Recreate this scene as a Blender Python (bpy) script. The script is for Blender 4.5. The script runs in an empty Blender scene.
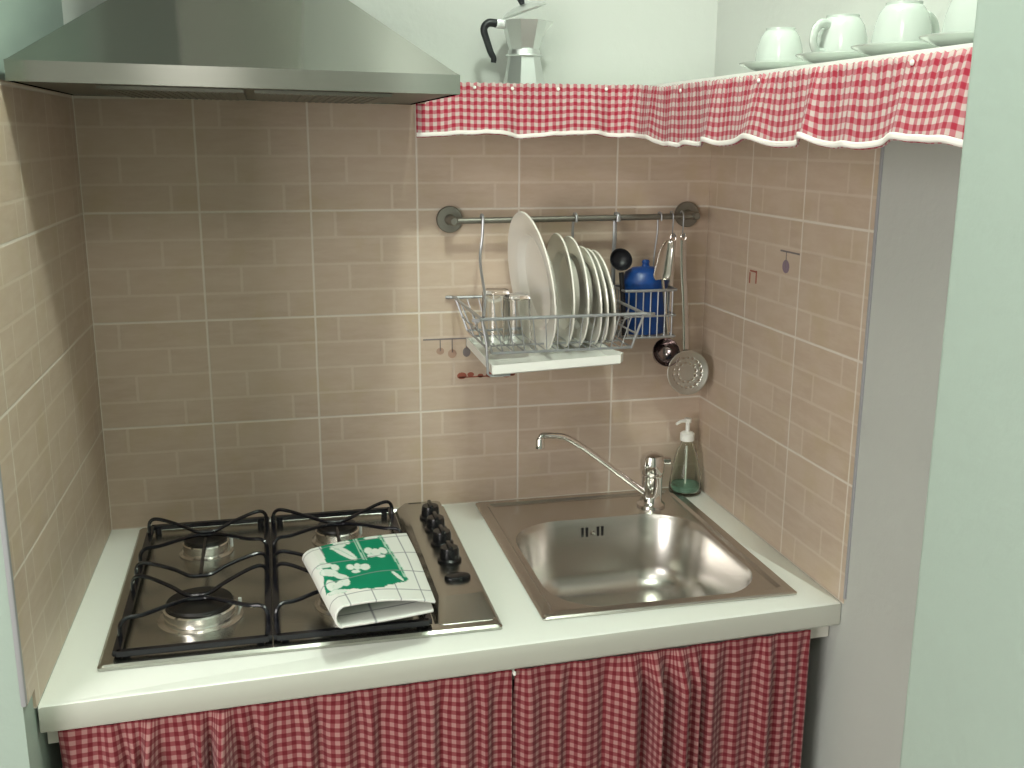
import bpy, bmesh, math, random
from mathutils import Vector, Matrix, Euler
random.seed(7)
PI = math.pi
S = bpy.context.scene
COL = S.collection

# ------------------------------------------------------------------ materials
def mat(name, col=(.8, .8, .8), rough=.5, metal=0., spec=.5, trans=0., ior=1.45, coat=0.):
    m = bpy.data.materials.new(name); m.use_nodes = True
    b = m.node_tree.nodes['Principled BSDF']
    b.inputs['Base Color'].default_value = (*col, 1)
    b.inputs['Roughness'].default_value = rough
    b.inputs['Metallic'].default_value = metal
    b.inputs['Specular IOR Level'].default_value = spec
    b.inputs['Transmission Weight'].default_value = trans
    b.inputs['IOR'].default_value = ior
    b.inputs['Coat Weight'].default_value = coat
    return m

class NT:
    """small helper to write node graphs as expressions"""
    def __init__(s, m):
        s.m = m; s.t = m.node_tree; s.b = s.t.nodes['Principled BSDF']
    def n(s, typ, **kw):
        x = s.t.nodes.new(typ)
        for k, v in kw.items(): setattr(x, k, v)
        return x
    def put(s, sock, v):
        if isinstance(v, bpy.types.NodeSocket): s.t.links.new(v, sock)
        elif v is not None: sock.default_value = v
    def math(s, op, a, b=None, c=None):
        x = s.n('ShaderNodeMath', operation=op)
        s.put(x.inputs[0], a); s.put(x.inputs[1], b); s.put(x.inputs[2], c)
        return x.outputs[0]
    def mix(s, f, a, b, blend='MIX'):
        x = s.n('ShaderNodeMix', data_type='RGBA', blend_type=blend)
        s.put(x.inputs[0], f); s.put(x.inputs[6], a); s.put(x.inputs[7], b)
        return x.outputs[2]
    def noise(s, vec, scale, detail=3., rough=.5):
        x = s.n('ShaderNodeTexNoise'); s.put(x.inputs['Vector'], vec)
        x.inputs['Scale'].default_value = scale; x.inputs['Detail'].default_value = detail
        x.inputs['Roughness'].default_value = rough
        return x.outputs[0]
    def comb(s, x_, y_, z_):
        x = s.n('ShaderNodeCombineXYZ')
        for i, v in enumerate((x_, y_, z_)): s.put(x.inputs[i], v)
        return x.outputs[0]
    def sep(s, v):
        x = s.n('ShaderNodeSeparateXYZ'); s.put(x.inputs[0], v); return x.outputs
    def mapping(s, v, scale):
        x = s.n('ShaderNodeMapping'); s.put(x.inputs['Vector'], v); x.inputs['Scale'].default_value = scale
        return x.outputs[0]
    def bump(s, h, strength, dist):
        x = s.n('ShaderNodeBump'); s.put(x.inputs['Height'], h)
        x.inputs['Strength'].default_value = strength; x.inputs['Distance'].default_value = dist
        s.t.links.new(x.outputs[0], s.b.inputs['Normal'])
    def maprange(s, v, a, b, c, d):
        x = s.n('ShaderNodeMapRange'); s.put(x.inputs[0], v)
        for i, k in enumerate((a, b, c, d)): x.inputs[i + 1].default_value = k
        return x.outputs[0]

def rgb(*c): return (*c, 1.)

def m_plaster(name, c0, c1):
    m = mat(name, c0, .75, spec=.2); N = NT(m)
    g = N.n('ShaderNodeNewGeometry').outputs['Position']
    a = N.noise(g, 3., 4.); b = N.noise(g, 60., 5.)
    N.put(N.b.inputs['Base Color'], N.mix(a, rgb(*c0), rgb(*c1)))
    N.bump(N.math('ADD', N.math('MULTIPLY', b, .4), a), .35, .006)
    return m

def m_tile(name, axis, off):
    """20 cm tiles printed as four courses of bricks; axis 0: wall along x, 1: wall along y"""
    m = mat(name, rough=.4, spec=.5); N = NT(m)
    g = N.n('ShaderNodeNewGeometry').outputs['Position']
    p = N.sep(g)
    U = N.math('DIVIDE', N.math('ADD', p[axis], -off), .2)
    V = N.math('DIVIDE', N.math('ADD', p[2], 2.), .2)
    u = N.math('FRACT', U); v = N.math('FRACT', V)
    v4 = N.math('MULTIPLY', v, 4.)
    row = N.math('FLOOR', v4)
    # joint position of each course, bottom to top
    r0 = N.math('COMPARE', row, 0., .1); r1 = N.math('COMPARE', row, 1., .1)
    r2 = N.math('COMPARE', row, 2., .1); r3 = N.math('COMPARE', row, 3., .1)
    j = N.math('ADD', N.math('ADD', N.math('MULTIPLY', r0, .76), N.math('MULTIPLY', r1, .34)),
               N.math('ADD', N.math('MULTIPLY', r2, .65), N.math('MULTIPLY', r3, .22)))
    du = N.math('ABSOLUTE', N.math('SUBTRACT', u, j))
    wob = N.math('MULTIPLY', N.math('SUBTRACT', N.noise(g, 160., 2.), .5), .014)
    jv = N.maprange(N.math('ADD', du, wob), .008, .018, 1., 0.)
    fv = N.math('FRACT', v4)
    dv = N.math('MINIMUM', fv, N.math('SUBTRACT', 1., fv))
    jh = N.maprange(N.math('ADD', dv, N.math('MULTIPLY', wob, 3.)), .03, .062, 1., 0.)
    joint = N.math('MAXIMUM', jv, jh)
    eu = N.math('MINIMUM', u, N.math('SUBTRACT', 1., u)); ev = N.math('MINIMUM', v, N.math('SUBTRACT', 1., v))
    grout = N.maprange(N.math('MINIMUM', eu, ev), .007, .012, 1., 0.)
    # per-brick tint
    idv = N.comb(N.math('FLOOR', U), N.math('ADD', N.math('MULTIPLY', N.math('FLOOR', V), 4.), row), N.math('GREATER_THAN', u, j))
    w = N.n('ShaderNodeTexWhiteNoise'); w.noise_dimensions = '3D'; N.put(w.inputs['Vector'], idv)
    sc = (14., 14., 60.)
    st = N.noise(N.mapping(g, sc), 1., 6., .65)
    blot = N.noise(g, 14., 4.)
    base = N.mix(w.outputs['Value'], rgb(.520, .402, .310), rgb(.565, .445, .345))
    base = N.mix(N.maprange(st, .38, .62, 0., .65), base, rgb(.60, .49, .395))
    base = N.mix(N.maprange(blot, .52, .70, 0., .5), base, rgb(.52, .41, .27))
    c = N.mix(N.math('MULTIPLY', joint, .5), base, rgb(.68, .585, .49))
    c = N.mix(N.math('MULTIPLY', grout, .85), c, rgb(.74, .68, .60))
    N.put(N.b.inputs['Base Color'], c)
    N.put(N.b.inputs['Roughness'], N.maprange(grout, 0., 1., .42, .8))
    h = N.math('SUBTRACT', N.math('MULTIPLY', st, .25), N.math('ADD', N.math('MULTIPLY', joint, .35), grout))
    N.bump(h, .35, .0015)
    return m

def m_steel(name, col, rough, aniso=0., tangent=None, grain=None, rot=0.):
    m = mat(name, col, rough, 1.); N = NT(m)
    N.b.inputs['Anisotropic'].default_value = aniso
    N.b.inputs['Anisotropic Rotation'].default_value = rot
    if tangent: N.put(N.b.inputs['Tangent'], N.comb(*tangent))
    if grain:
        g = N.n('ShaderNodeNewGeometry').outputs['Position']
        n = N.noise(N.mapping(g, grain), 1., 3.)
        N.put(N.b.inputs['Roughness'], N.maprange(n, .3, .7, rough * .85, rough * 1.2))
        big = N.noise(g, 6., 3.)
        N.put(N.b.inputs['Base Color'], N.mix(N.math('MULTIPLY', N.math('ADD', n, big), .5), rgb(*[k * .9 for k in col]), rgb(*[min(1, k * 1.08) for k in col])))
    return m

def m_gingham(name, period, red, pink, white):
    m = mat(name, white, .9, spec=.15); N = NT(m)
    uv = N.n('ShaderNodeUVMap').outputs[0]; p = N.sep(uv)
    g = N.n('ShaderNodeNewGeometry').outputs['Position']
    def stripe(x):
        f = N.math('FRACT', N.math('DIVIDE', x, period))
        return N.maprange(N.math('ABSOLUTE', N.math('SUBTRACT', f, .5)), .22, .28, 0., 1.)
    a = stripe(p[0]); b = stripe(p[1])
    c = N.mix(N.math('MAXIMUM', a, b), rgb(*white), rgb(*pink))
    c = N.mix(N.math('MULTIPLY', a, b), c, rgb(*red))
    N.put(N.b.inputs['Base Color'], c)
    N.b.inputs['Sheen Weight'].default_value = .15
    N.bump(N.noise(uv, 900., 2.), .2, .0006)
    return m

M = {}
M['plaster'] = m_plaster('plaster', (.495, .51, .48), (.535, .55, .52))
M['lens_cast'] = m_plaster('lens_cast_plaster', (.375, .455, .405), (.405, .485, .43))  # green lens cast at the frame edges, put into the plaster colour
M['tile_back'] = m_tile('brick_print_tile_back', 0, 0.)
M['tile_left'] = m_tile('brick_print_tile_left', 1, -.4312)
M['tile_right'] = m_tile('brick_print_tile_right', 1, -.3898)
M['edge'] = mat('grey_edge_trim', (.36, .36, .38), .5)
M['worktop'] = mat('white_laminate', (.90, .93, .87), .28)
M['front_shaded'] = mat('beige_front_shaded', (.50, .505, .445), .4)  # beige edge, darkened to stand in for shade on the front face
M['carcass'] = mat('white_board', (.70, .69, .62), .5)
M['hood_steel'] = m_steel('brushed_steel_hood', (.33, .33, .30), .20, 1., (1., 0., 0.), None, .25)
M['steel'] = m_steel('brushed_steel_hob', (.50, .50, .46), .26)
M['sink_steel'] = m_steel('satin_steel_sink', (.62, .60, .56), .27)
M['chrome'] = mat('chrome', (.78, .76, .74), .08, 1.)
M['wire'] = mat('grey_wire', (.42, .43, .45), .38, .7)
M['rail_steel'] = mat('satin_rail', (.27, .26, .23), .45, .9)
M['utensil'] = mat('polished_utensil_steel', (.62, .58, .54), .16, 1.)
M['strainer'] = mat('dull_perforated_steel', (.55, .53, .49), .34, 1.)
M['ladle'] = mat('dark_reflecting_steel', (.30, .25, .25), .14, 1.)
M['enamel'] = mat('black_enamel', (.008, .008, .012), .22, spec=.6)
M['cap'] = mat('black_burner_cap', (.012, .011, .010), .38)
M['ring'] = m_steel('burner_ring_alloy', (.80, .78, .74), .24)
M['knob'] = mat('black_knob_plastic', (.010, .010, .011), .25)
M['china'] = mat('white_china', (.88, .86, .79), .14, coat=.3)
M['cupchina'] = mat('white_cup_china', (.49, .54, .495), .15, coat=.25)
M['white_plastic'] = mat('white_plastic', (.85, .86, .81), .35)
M['glass'] = mat('clear_glass', (.96, .98, .97), .01, trans=1., ior=1.45)
M['green_glass'] = mat('green_bottle_glass', (.93, .98, .94), .03, trans=1., ior=1.18)
M['soap'] = mat('green_liquid_soap', (.50, .80, .65), .05, trans=.75, ior=1.25)
M['alu'] = mat('cast_aluminium', (.72, .74, .73), .40, 1.)
M['bakelite'] = mat('black_bakelite', (.012, .014, .016), .4)
M['blue'] = mat('blue_plastic', (.008, .055, .235), .34)
M['navy'] = mat('navy_plastic', (.010, .020, .085), .35)
M['black_nylon'] = mat('black_nylon', (.01, .01, .014), .4)
M['cord'] = mat('beige_cord', (.62, .52, .42), .8)
M['hem'] = mat('white_hem_tape', (.82, .78, .74), .9, spec=.1)
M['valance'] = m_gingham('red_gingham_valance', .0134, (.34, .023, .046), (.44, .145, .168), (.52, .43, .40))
M['curtain'] = m_gingham('red_gingham_shaded', .0138, (.150, .015, .022), (.235, .058, .066), (.385, .20, .19))  # same cloth as the valance, darkened for the shade under the worktop
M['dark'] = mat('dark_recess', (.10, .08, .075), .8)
M['filter'] = m_steel('hood_filter_mesh', (.20, .20, .17), .5)
M['slot'] = mat('overflow_slot_black', (.01, .01, .01), .6)
M['decal_grey'] = mat('tile_print_grey', (.22, .19, .19), .5)
M['decal_red'] = mat('tile_print_red', (.34, .10, .065), .5)
M['decal_purple'] = mat('tile_print_mauve', (.26, .19, .24), .5)
M['decal_light'] = mat('tile_print_light', (.44, .29, .22), .5)
M['floor'] = mat('pale_tile_floor', (.55, .49, .43), .45)
def m_towel():
    m = mat('printed_tea_towel', (.9, .9, .88), .9, spec=.1); N = NT(m)
    a = N.n('ShaderNodeVertexColor'); a.layer_name = 'print'
    N.put(N.b.inputs['Base Color'], a.outputs[0])
    g = N.n('ShaderNodeNewGeometry').outputs['Position']
    N.bump(N.noise(g, 500., 2.), .25, .0008)
    return m
M['towel'] = m_towel()

# ------------------------------------------------------------------ mesh helpers
class MB:
    def __init__(s): s.bm = bmesh.new(); s.uv = s.bm.loops.layers.uv.new('UVMap')
    def box(s, x0, x1, y0, y1, z0, z1, mi=0, bev=0., seg=2):
        v = [s.bm.verts.new((x, y, z)) for x in (x0, x1) for y in (y0, y1) for z in (z0, z1)]
        fs = [s.bm.faces.new([v[i] for i in q]) for q in ((0, 1, 3, 2), (4, 6, 7, 5), (0, 4, 5, 1), (2, 3, 7, 6), (0, 2, 6, 4), (1, 5, 7, 3))]
        for f in fs: f.material_index = mi
        if bev > 0:
            es = list({e for f in fs for e in f.edges})
            r = bmesh.ops.bevel(s.bm, geom=es, offset=bev, segments=seg, affect='EDGES', profile=.5)
            for f in r['faces']: f.material_index = mi
        return s
    def loft(s, loops, closed=True, cap0=True, cap1=True, mi=0, uvs=None):
        rows = [[s.bm.verts.new(p) for p in L] for L in loops]
        n = len(rows[0])
        for a, b in zip(rows, rows[1:]):
            for i in range(n if closed else n - 1):
                k = (i + 1) % n
                f = s.bm.faces.new((a[i], a[k], b[k], b[i])); f.material_index = mi
        if closed and cap0: f = s.bm.faces.new(rows[0][::-1]); f.material_index = mi
        if closed and cap1: f = s.bm.faces.new(rows[-1]); f.material_index = mi
        return s
    def sheet(s, P, UV=None, mi=0):
        """P[i][j] grid of points, UV[i][j]"""
        rows = [[s.bm.verts.new(p) for p in L] for L in P]
        for i in range(len(rows) - 1):
            for j in range(len(rows[0]) - 1):
                q = ((i, j), (i, j + 1), (i + 1, j + 1), (i + 1, j))
                f = s.bm.faces.new([rows[a][b] for a, b in q]); f.material_index = mi
                if UV:
                    for l, (a, b) in zip(f.loops, q): l[s.uv].uv = UV[a][b]
        return s
    def lathe(s, prof, n=32, mtx=None, mi=0, closed_prof=False, phase=0.):
        mtx = mtx or Matrix.Identity(4)
        rings = []
        for r, z in prof:
            if r < 1e-6: rings.append([s.bm.verts.new(mtx @ Vector((0, 0, z)))])
            else: rings.append([s.bm.verts.new(mtx @ Vector((r * math.cos(2 * PI * i / n + phase), r * math.sin(2 * PI * i / n + phase), z))) for i in range(n)])
        pairs = list(zip(rings, rings[1:]))
        if closed_prof: pairs.append((rings[-1], rings[0]))
        for a, b in pairs:
            if len(a) == 1 and len(b) == 1: continue
            for i in range(n):
                k = (i + 1) % n
                if len(a) == 1: f = s.bm.faces.new((a[0], b[k], b[i]))
                elif len(b) == 1: f = s.bm.faces.new((a[i], a[k], b[0]))
                else: f = s.bm.faces.new((a[i], a[k], b[k], b[i]))
                f.material_index = mi
        return s
    def tube(s, pts, r, n=8, closed=False, mi=0, flat=1.):
        pts = [Vector(p) for p in pts]
        R = r if isinstance(r, (list, tuple)) else [r] * len(pts)
        m = len(pts); rows = []
        up = None
        for i in range(m):
            if closed: t = pts[(i + 1) % m] - pts[i - 1]
            else: t = pts[min(i + 1, m - 1)] - pts[max(i - 1, 0)]
            t.normalize()
            if up is None:
                up = Vector((0, 0, 1)) if abs(t.z) < .9 else Vector((0, 1, 0))
            a = (up - t * up.dot(t))
            if a.length < 1e-5: a = Vector((1, 0, 0)) - t * t.x
            a.normalize(); b = t.cross(a); up = a
            rows.append([s.bm.verts.new(pts[i] + R[i] * (flat * math.cos(2 * PI * k / n) * a + math.sin(2 * PI * k / n) * b)) for k in range(n)])
        pr = list(zip(rows, rows[1:]))
        if closed: pr.append((rows[-1], rows[0]))
        for a, b in pr:
            for k in range(n):
                j = (k + 1) % n
                f = s.bm.faces.new((a[k], a[j], b[j], b[k])); f.material_index = mi
        if not closed:
            f = s.bm.faces.new(rows[0][::-1]); f.material_index = mi
            f = s.bm.faces.new(rows[-1]); f.material_index = mi
        return s
    def ball(s, c, r, n=12, sz=1., mi=0):
        prof = [(r * math.sin(PI * i / 8), -r * sz * math.cos(PI * i / 8)) for i in range(9)]
        prof[0] = (0, -r * sz); prof[-1] = (0, r * sz)
        return s.lathe(prof, n, Matrix.Translation(c), mi)
    def build(s, name, mats, parent=None, smooth=40., recalc=True, solid=0., sub=0, loc=None):
        if recalc: bmesh.ops.recalc_face_normals(s.bm, faces=s.bm.faces)
        off = Vector(loc) if loc is not None else (parent_loc(parent) if parent else Vector((0, 0, 0)))
        if off.length: bmesh.ops.translate(s.bm, verts=s.bm.verts, vec=-off)
        me = bpy.data.meshes.new(name); s.bm.to_mesh(me); s.bm.free()
        for m in (mats if isinstance(mats, (list, tuple)) else [mats]): me.materials.append(m)
        if smooth:
            me.polygons.foreach_set('use_smooth', [True] * len(me.polygons))
            me.set_sharp_from_angle(angle=math.radians(smooth))
        o = bpy.data.objects.new(name, me); COL.objects.link(o)
        if parent: o.parent = parent
        elif off.length: o.location = off
        if solid:
            d = o.modifiers.new('thickness', 'SOLIDIFY'); d.thickness = solid; d.offset = 0
        if sub:
            d = o.modifiers.new('smooth', 'SUBSURF'); d.levels = sub; d.render_levels = sub
        return o

def parent_loc(o):
    v = Vector((0, 0, 0))
    while o: v += o.location; o = o.parent
    return v
def tag(o, label, cat, group=None):
    o['label'] = label; o['category'] = cat
    if group: o['group'] = group
    return o
def thing(name, loc, label, cat, group=None):
    o = bpy.data.objects.new(name, None); COL.objects.link(o); o.location = loc
    o.empty_display_size = .02
    return tag(o, label, cat, group)
def struct(o): o['kind'] = 'structure'; return o
def copy_tree(o, parent=None):
    c = o.copy(); COL.objects.link(c)
    if parent: c.parent = parent
    for ch in list(o.children): copy_tree(ch, c)
    return c
def rrect(x0, x1, y0, y1, r, z, n=6):
    L = []
    for cx, cy, a0 in ((x1 - r, y1 - r, 0), (x0 + r, y1 - r, PI / 2), (x0 + r, y0 + r, PI), (x1 - r, y0 + r, 1.5 * PI)):
        for i in range(n + 1):
            a = a0 + PI / 2 * i / n
            L.append((cx + r * math.cos(a), cy + r * math.sin(a), z))
    return L
def smooth(pts, k=6, closed=False):
    P = [Vector(p) for p in pts]; n = len(P); out = []
    rng = range(n) if closed else range(n - 1)
    for i in rng:
        if closed: a, b, c, d = P[i - 1], P[i], P[(i + 1) % n], P[(i + 2) % n]
        else: a, b, c, d = P[max(i - 1, 0)], P[i], P[i + 1], P[min(i + 2, n - 1)]
        for j in range(k):
            t = j / k
            out.append(.5 * ((2 * b) + (c - a) * t + (2 * a - 5 * b + 4 * c - d) * t * t + (3 * b - a - 3 * c + d) * t ** 3))
    if not closed: out.append(P[-1])
    return out

# ------------------------------------------------------------------ camera
CAM = Vector((.31573, -1.99414, .73448)); YAW, PIT, ROL, FPX = .23228, -.23325, .003864, 1036.75
cy, sy, cp, sp = math.cos(YAW), math.sin(YAW), math.cos(PIT), math.sin(PIT)
F = Vector((sy * cp, cy * cp, sp)); R0 = Vector((cy, -sy, 0)); U0 = R0.cross(F)
RR = math.cos(ROL) * R0 + math.sin(ROL) * U0; UU = -math.sin(ROL) * R0 + math.cos(ROL) * U0
cd = bpy.data.cameras.new('camera'); cam = bpy.data.objects.new('camera', cd); COL.objects.link(cam)
cam.matrix_world = Matrix(((RR.x, UU.x, -F.x, CAM.x), (RR.y, UU.y, -F.y, CAM.y), (RR.z, UU.z, -F.z, CAM.z), (0, 0, 0, 1)))
cd.sensor_width = 36.; cd.lens = FPX / 1024 * 36.; cd.clip_start = .02
S.camera = cam

# ------------------------------------------------------------------ the room
FZ, CZ, YR = -.90, 1.85, -3.4
ZT = .805      # top of the tiles
PY = .950      # face of the pier on the right
struct(MB().box(-1.7, 2.3, YR - .1, .2, FZ - .1, FZ).build('floor', M['floor'], smooth=0))
struct(MB().box(-1.7, 2.3, YR - .1, .2, CZ, CZ + .1).build('ceiling', M['plaster'], smooth=0))
# back wall: plaster body, a slab of tiles, prints on a few tiles
b = MB()
b.box(-.2, 1.4, .005, .2, FZ, CZ, 0)
b.box(0, 1.2, 0, .006, 0, ZT, 1)
def blob(b, x, z, rx, rz, mi, y=-.0006):
    n = 12
    f = b.bm.faces.new([b.bm.verts.new((x + rx * math.cos(2 * PI * i / n), y, z + rz * math.sin(2 * PI * i / n))) for i in range(n)]); f.material_index = mi
b.box(.607, .70, -.0006, .0, .3445, .3475, 2)
b.box(.640, .642, -.0006, .0, .322, .345, 2); blob(b, .641, .322, .008, .007, 4)
b.box(.664, .666, -.0006, .0, .318, .345, 2); blob(b, .665, .316, .009, .009, 4)
b.box(.693, .695, -.0006, .0, .325, .345, 2); blob(b, .694, .318, .008, .010, 2)
for k, (x, r) in enumerate(((.684, .010), (.702, .007), (.722, .006), (.741, .008), (.758, .007), (.776, .010), (.788, .006))):
    blob(b, x, .270 + .002 * math.sin(k * 2), r, r * .7, 3, -.0006)
b.box(.678, .792, -.0006, 0., .2655, .268, 3)
struct(b.build('wall_back', [M['plaster'], M['tile_back'], M['decal_grey'], M['decal_red'], M['decal_light']], smooth=0))
b = MB()
SPL = .0141                       # the left wall is a little out of square
b.loft([[(-1.7, -.70, z), (-.004 - SPL * .70, -.70, z), (-.004, 0, z), (-.004, .1, z), (-1.7, .1, z)] for z in (FZ, CZ)], mi=0)
for ya_, yb_, z0_ in ((-.692, -.652, .028), (-.652, 0., 0.)):
    b.loft([[(-.006 + SPL * ya_, ya_, z), (SPL * ya_, ya_, z), (SPL * yb_, yb_, z), (-.006 + SPL * yb_, yb_, z)] for z in (z0_, ZT)], mi=1)
struct(b.build('wall_left', [M['lens_cast'], M['tile_left']], smooth=0))
b = MB()
b.box(1.2, 2.3, -1.125, .1, FZ, CZ, 0)
b.box(1.1985, 1.2005, -.604, 0, 0, ZT, 1)
# the pier stands forward of the tiled wall, its corner softly rounded
n = 8; rc = .012
poly = [(2.3, -1.12), (PY + rc, -1.12)] + [(PY + rc - rc * math.sin(PI / 2 * i / n), -1.12 - rc + rc * math.cos(PI / 2 * i / n)) for i in range(1, n + 1)] + [(PY, YR), (2.3, YR)]
b.loft([[(x, y, FZ) for x, y in poly], [(x, y, CZ) for x, y in poly]], mi=5)
def rblob(b, y, z, ry, rz, mi):
    n = 12
    f = b.bm.faces.new([b.bm.verts.new((1.1980, y + ry * math.cos(2 * PI * i / n), z + rz * math.sin(2 * PI * i / n))) for i in range(n)]); f.material_index = mi
b.box(1.1979, 1.1985, -.386, -.318, .5415, .5445, 2)
b.box(1.1979, 1.1985, -.341, -.339, .515, .543, 2); rblob(b, -.341, .517, .013, .012, 3)
b.box(1.1979, 1.1985, -.206, -.202, .470, .490, 4); b.box(1.1979, 1.1985, -.232, -.228, .472, .496, 4)
b.box(1.1979, 1.1985, -.230, -.204, .492, .495, 4)
struct(b.build('wall_right', [M['plaster'], M['tile_right'], M['decal_grey'], M['decal_purple'], M['decal_red'], M['lens_cast']], smooth=30))
struct(MB().box(-1.7, 2.3, YR - .1, YR, FZ, CZ).build('wall_front', M['plaster'], smooth=0))
struct(MB().box(-1.8, -1.7, YR - .1, .1, FZ, CZ).build('wall_side', M['plaster'], smooth=0))
# bullnose strip on the left tile edge, dark plastic strip on the right one
struct(MB().box(-.0155, -.0090, -.7025, -.692, 0.03, ZT, 0, .002).build('trim_1', M['edge']))
struct(MB().box(1.197, 1.2005, -.610, -.604, .01, ZT, 0, .001).build('trim_2', M['edge']))

# ------------------------------------------------------------------ worktop
ct = MB()
fl, fr, T = -.650, -.600, -.040
o4 = [(.0005, 0.), (1.1975, 0.), (1.1975, fr), (-.0086, fl)]
h4 = [(.735, -.132), (1.117, -.132), (1.117, -.538), (.735, -.538)]
def ring(p, z): return [ct.bm.verts.new((x, y, z)) for x, y in p]
ot, ob, ht, hb = ring(o4, 0), ring(o4, T), ring(h4, 0), ring(h4, T)
for i in range(4):
    k = (i + 1) % 4
    ct.bm.faces.new((ot[i], ot[k], ht[k], ht[i])); ct.bm.faces.new((ob[i], hb[i], hb[k], ob[k]))
    ct.bm.faces.new((ot[i], ob[i], ob[k], ot[k])); ct.bm.faces.new((ht[i], ht[k], hb[k], hb[i]))
ct.bm.normal_update()
es = [e for e in ct.bm.edges if {e.verts[0], e.verts[1]} in ({ot[2], ot[3]}, {ob[2], ob[3]})]
bmesh.ops.bevel(ct.bm, geom=es, offset=.0035, segments=3, affect='EDGES', profile=.5)
ct.bm.normal_update()
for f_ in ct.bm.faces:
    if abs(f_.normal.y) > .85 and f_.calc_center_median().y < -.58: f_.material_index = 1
tag(ct.build('worktop', [M['worktop'], M['front_shaded']], smooth=50), 'long white worktop holding the hob and the sink', 'worktop')

# carcass under it
c = thing('base_cabinet', (.6, -.3, FZ), 'white open cabinet carcass behind the gingham curtains under the worktop', 'cabinet')
for x0, x1 in ((.004, .022), (1.176, 1.194)):
    MB().box(x0, x1, -.50, -.012, FZ, T - .0005, 0, .001).build('side_panel', M['carcass'], c)
MB().loft([[(-.0080, -.618, z), (1.1970, -.570, z), (1.1970, -.556, z), (-.0080, -.604, z)] for z in (T - .034, T - .0005)]).build('front_rail', M['carcass'], c)
MB().box(.0225, 1.1755, -.56, -.012, FZ + .1, FZ + .118).build('bottom_shelf', M['carcass'], c)
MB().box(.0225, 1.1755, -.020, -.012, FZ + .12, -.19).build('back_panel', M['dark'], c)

# ------------------------------------------------------------------ gas hob
hob = thing('gas_hob', (.343, -.287, 0), 'four-burner stainless steel gas hob set in the worktop on the left', 'hob')
X0, X1, Y0, Y1 = .054, .640, -.571, -.020
b = MB()
b.loft([rrect(X0, X1, Y0, Y1, .006, .0005), rrect(X0, X1, Y0, Y1, .006, .005), rrect(X0 + .004, X1 - .004, Y0 + .004, Y1 - .004, .006, .0085),
        rrect(X0 + .016, X1 - .010, Y0 + .024, Y1 - .010, .008, .0095), rrect(X0 + .022, X1 - .012, Y0 + .030, Y1 - .014, .010, .004)], cap0=True)
b.build('hob_plate', M['steel'], hob, smooth=30)
b = MB()
b.loft([rrect(.540, .636, -.560, -.026, .010, .0045), rrect(.543, .634, -.552, -.028, .010, .010), rrect(.556, .630, -.484, -.032, .012, .0215),
        rrect(.560, .626, -.478, -.036, .010, .0225)])
b.build('control_panel', M['steel'], hob, smooth=6)
MB().box(.566, .592, -.043, -.039, .0215, .0225, 0).build('vent_slot', M['slot'], hob)
for y in (-.128, -.192, -.262, -.340):
    k = MB()
    mt = Matrix.Translation((.597, y, .0222))
    k.lathe([(0, 0), (.021, 0), (.021, .004), (.0175, .007), (.0165, .022), (.0150, .0255), (0, .0265)], 24, mt)
    k.box(.597 - .0035, .597 + .0035, y - .0175, y + .0175, .045, .0535, 0, .002)
    k.build('knob', M['knob'], hob)
k = MB(); k.loft([[(.597 + .022 * s * math.cos(a), -.418 + .0125 * s * math.sin(a), z) for a in [2 * PI * i / 24 for i in range(24)]] for s, z in ((1, .0222), (1, .027), (.9, .0295), (.5, .0305))])
k.build('ignition_button', M['knob'], hob)
BURN = [(.183, -.160, .0385), (.187, -.430, .0525), (.418, -.152, .0385), (.418, -.430, .045)]
for x, y, r in BURN:
    b = MB(); mt = Matrix.Translation((x, y, .0042))
    b.lathe([(0, 0), (r * 1.24, 0), (r * 1.24, .0015), (r * 1.12, .004), (r * 1.00, .0035), (r * .98, .006), (r * 1.03, .0075), (r * 1.06, .0195), (r * 1.0, .0215), (0, .0215)], 40, mt)
    br = b.build('burner', M['ring'], hob, smooth=30)
    b = MB(); b.lathe([(0, .0216), (r * .95, .0216), (r * .98, .0245), (r * .94, .0285), (r * .55, .0305), (0, .0305)], 40, mt)
    b.build('burner_cap', M['cap'], br)
    b = MB(); b.lathe([(0, 0), (.003, 0), (.003, .017), (0, .0175)], 8, Matrix.Translation((x + r * 1.14, y + r * .3, .0055)))
    b.build('spark_plug', M['white_plastic'], br)
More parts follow.
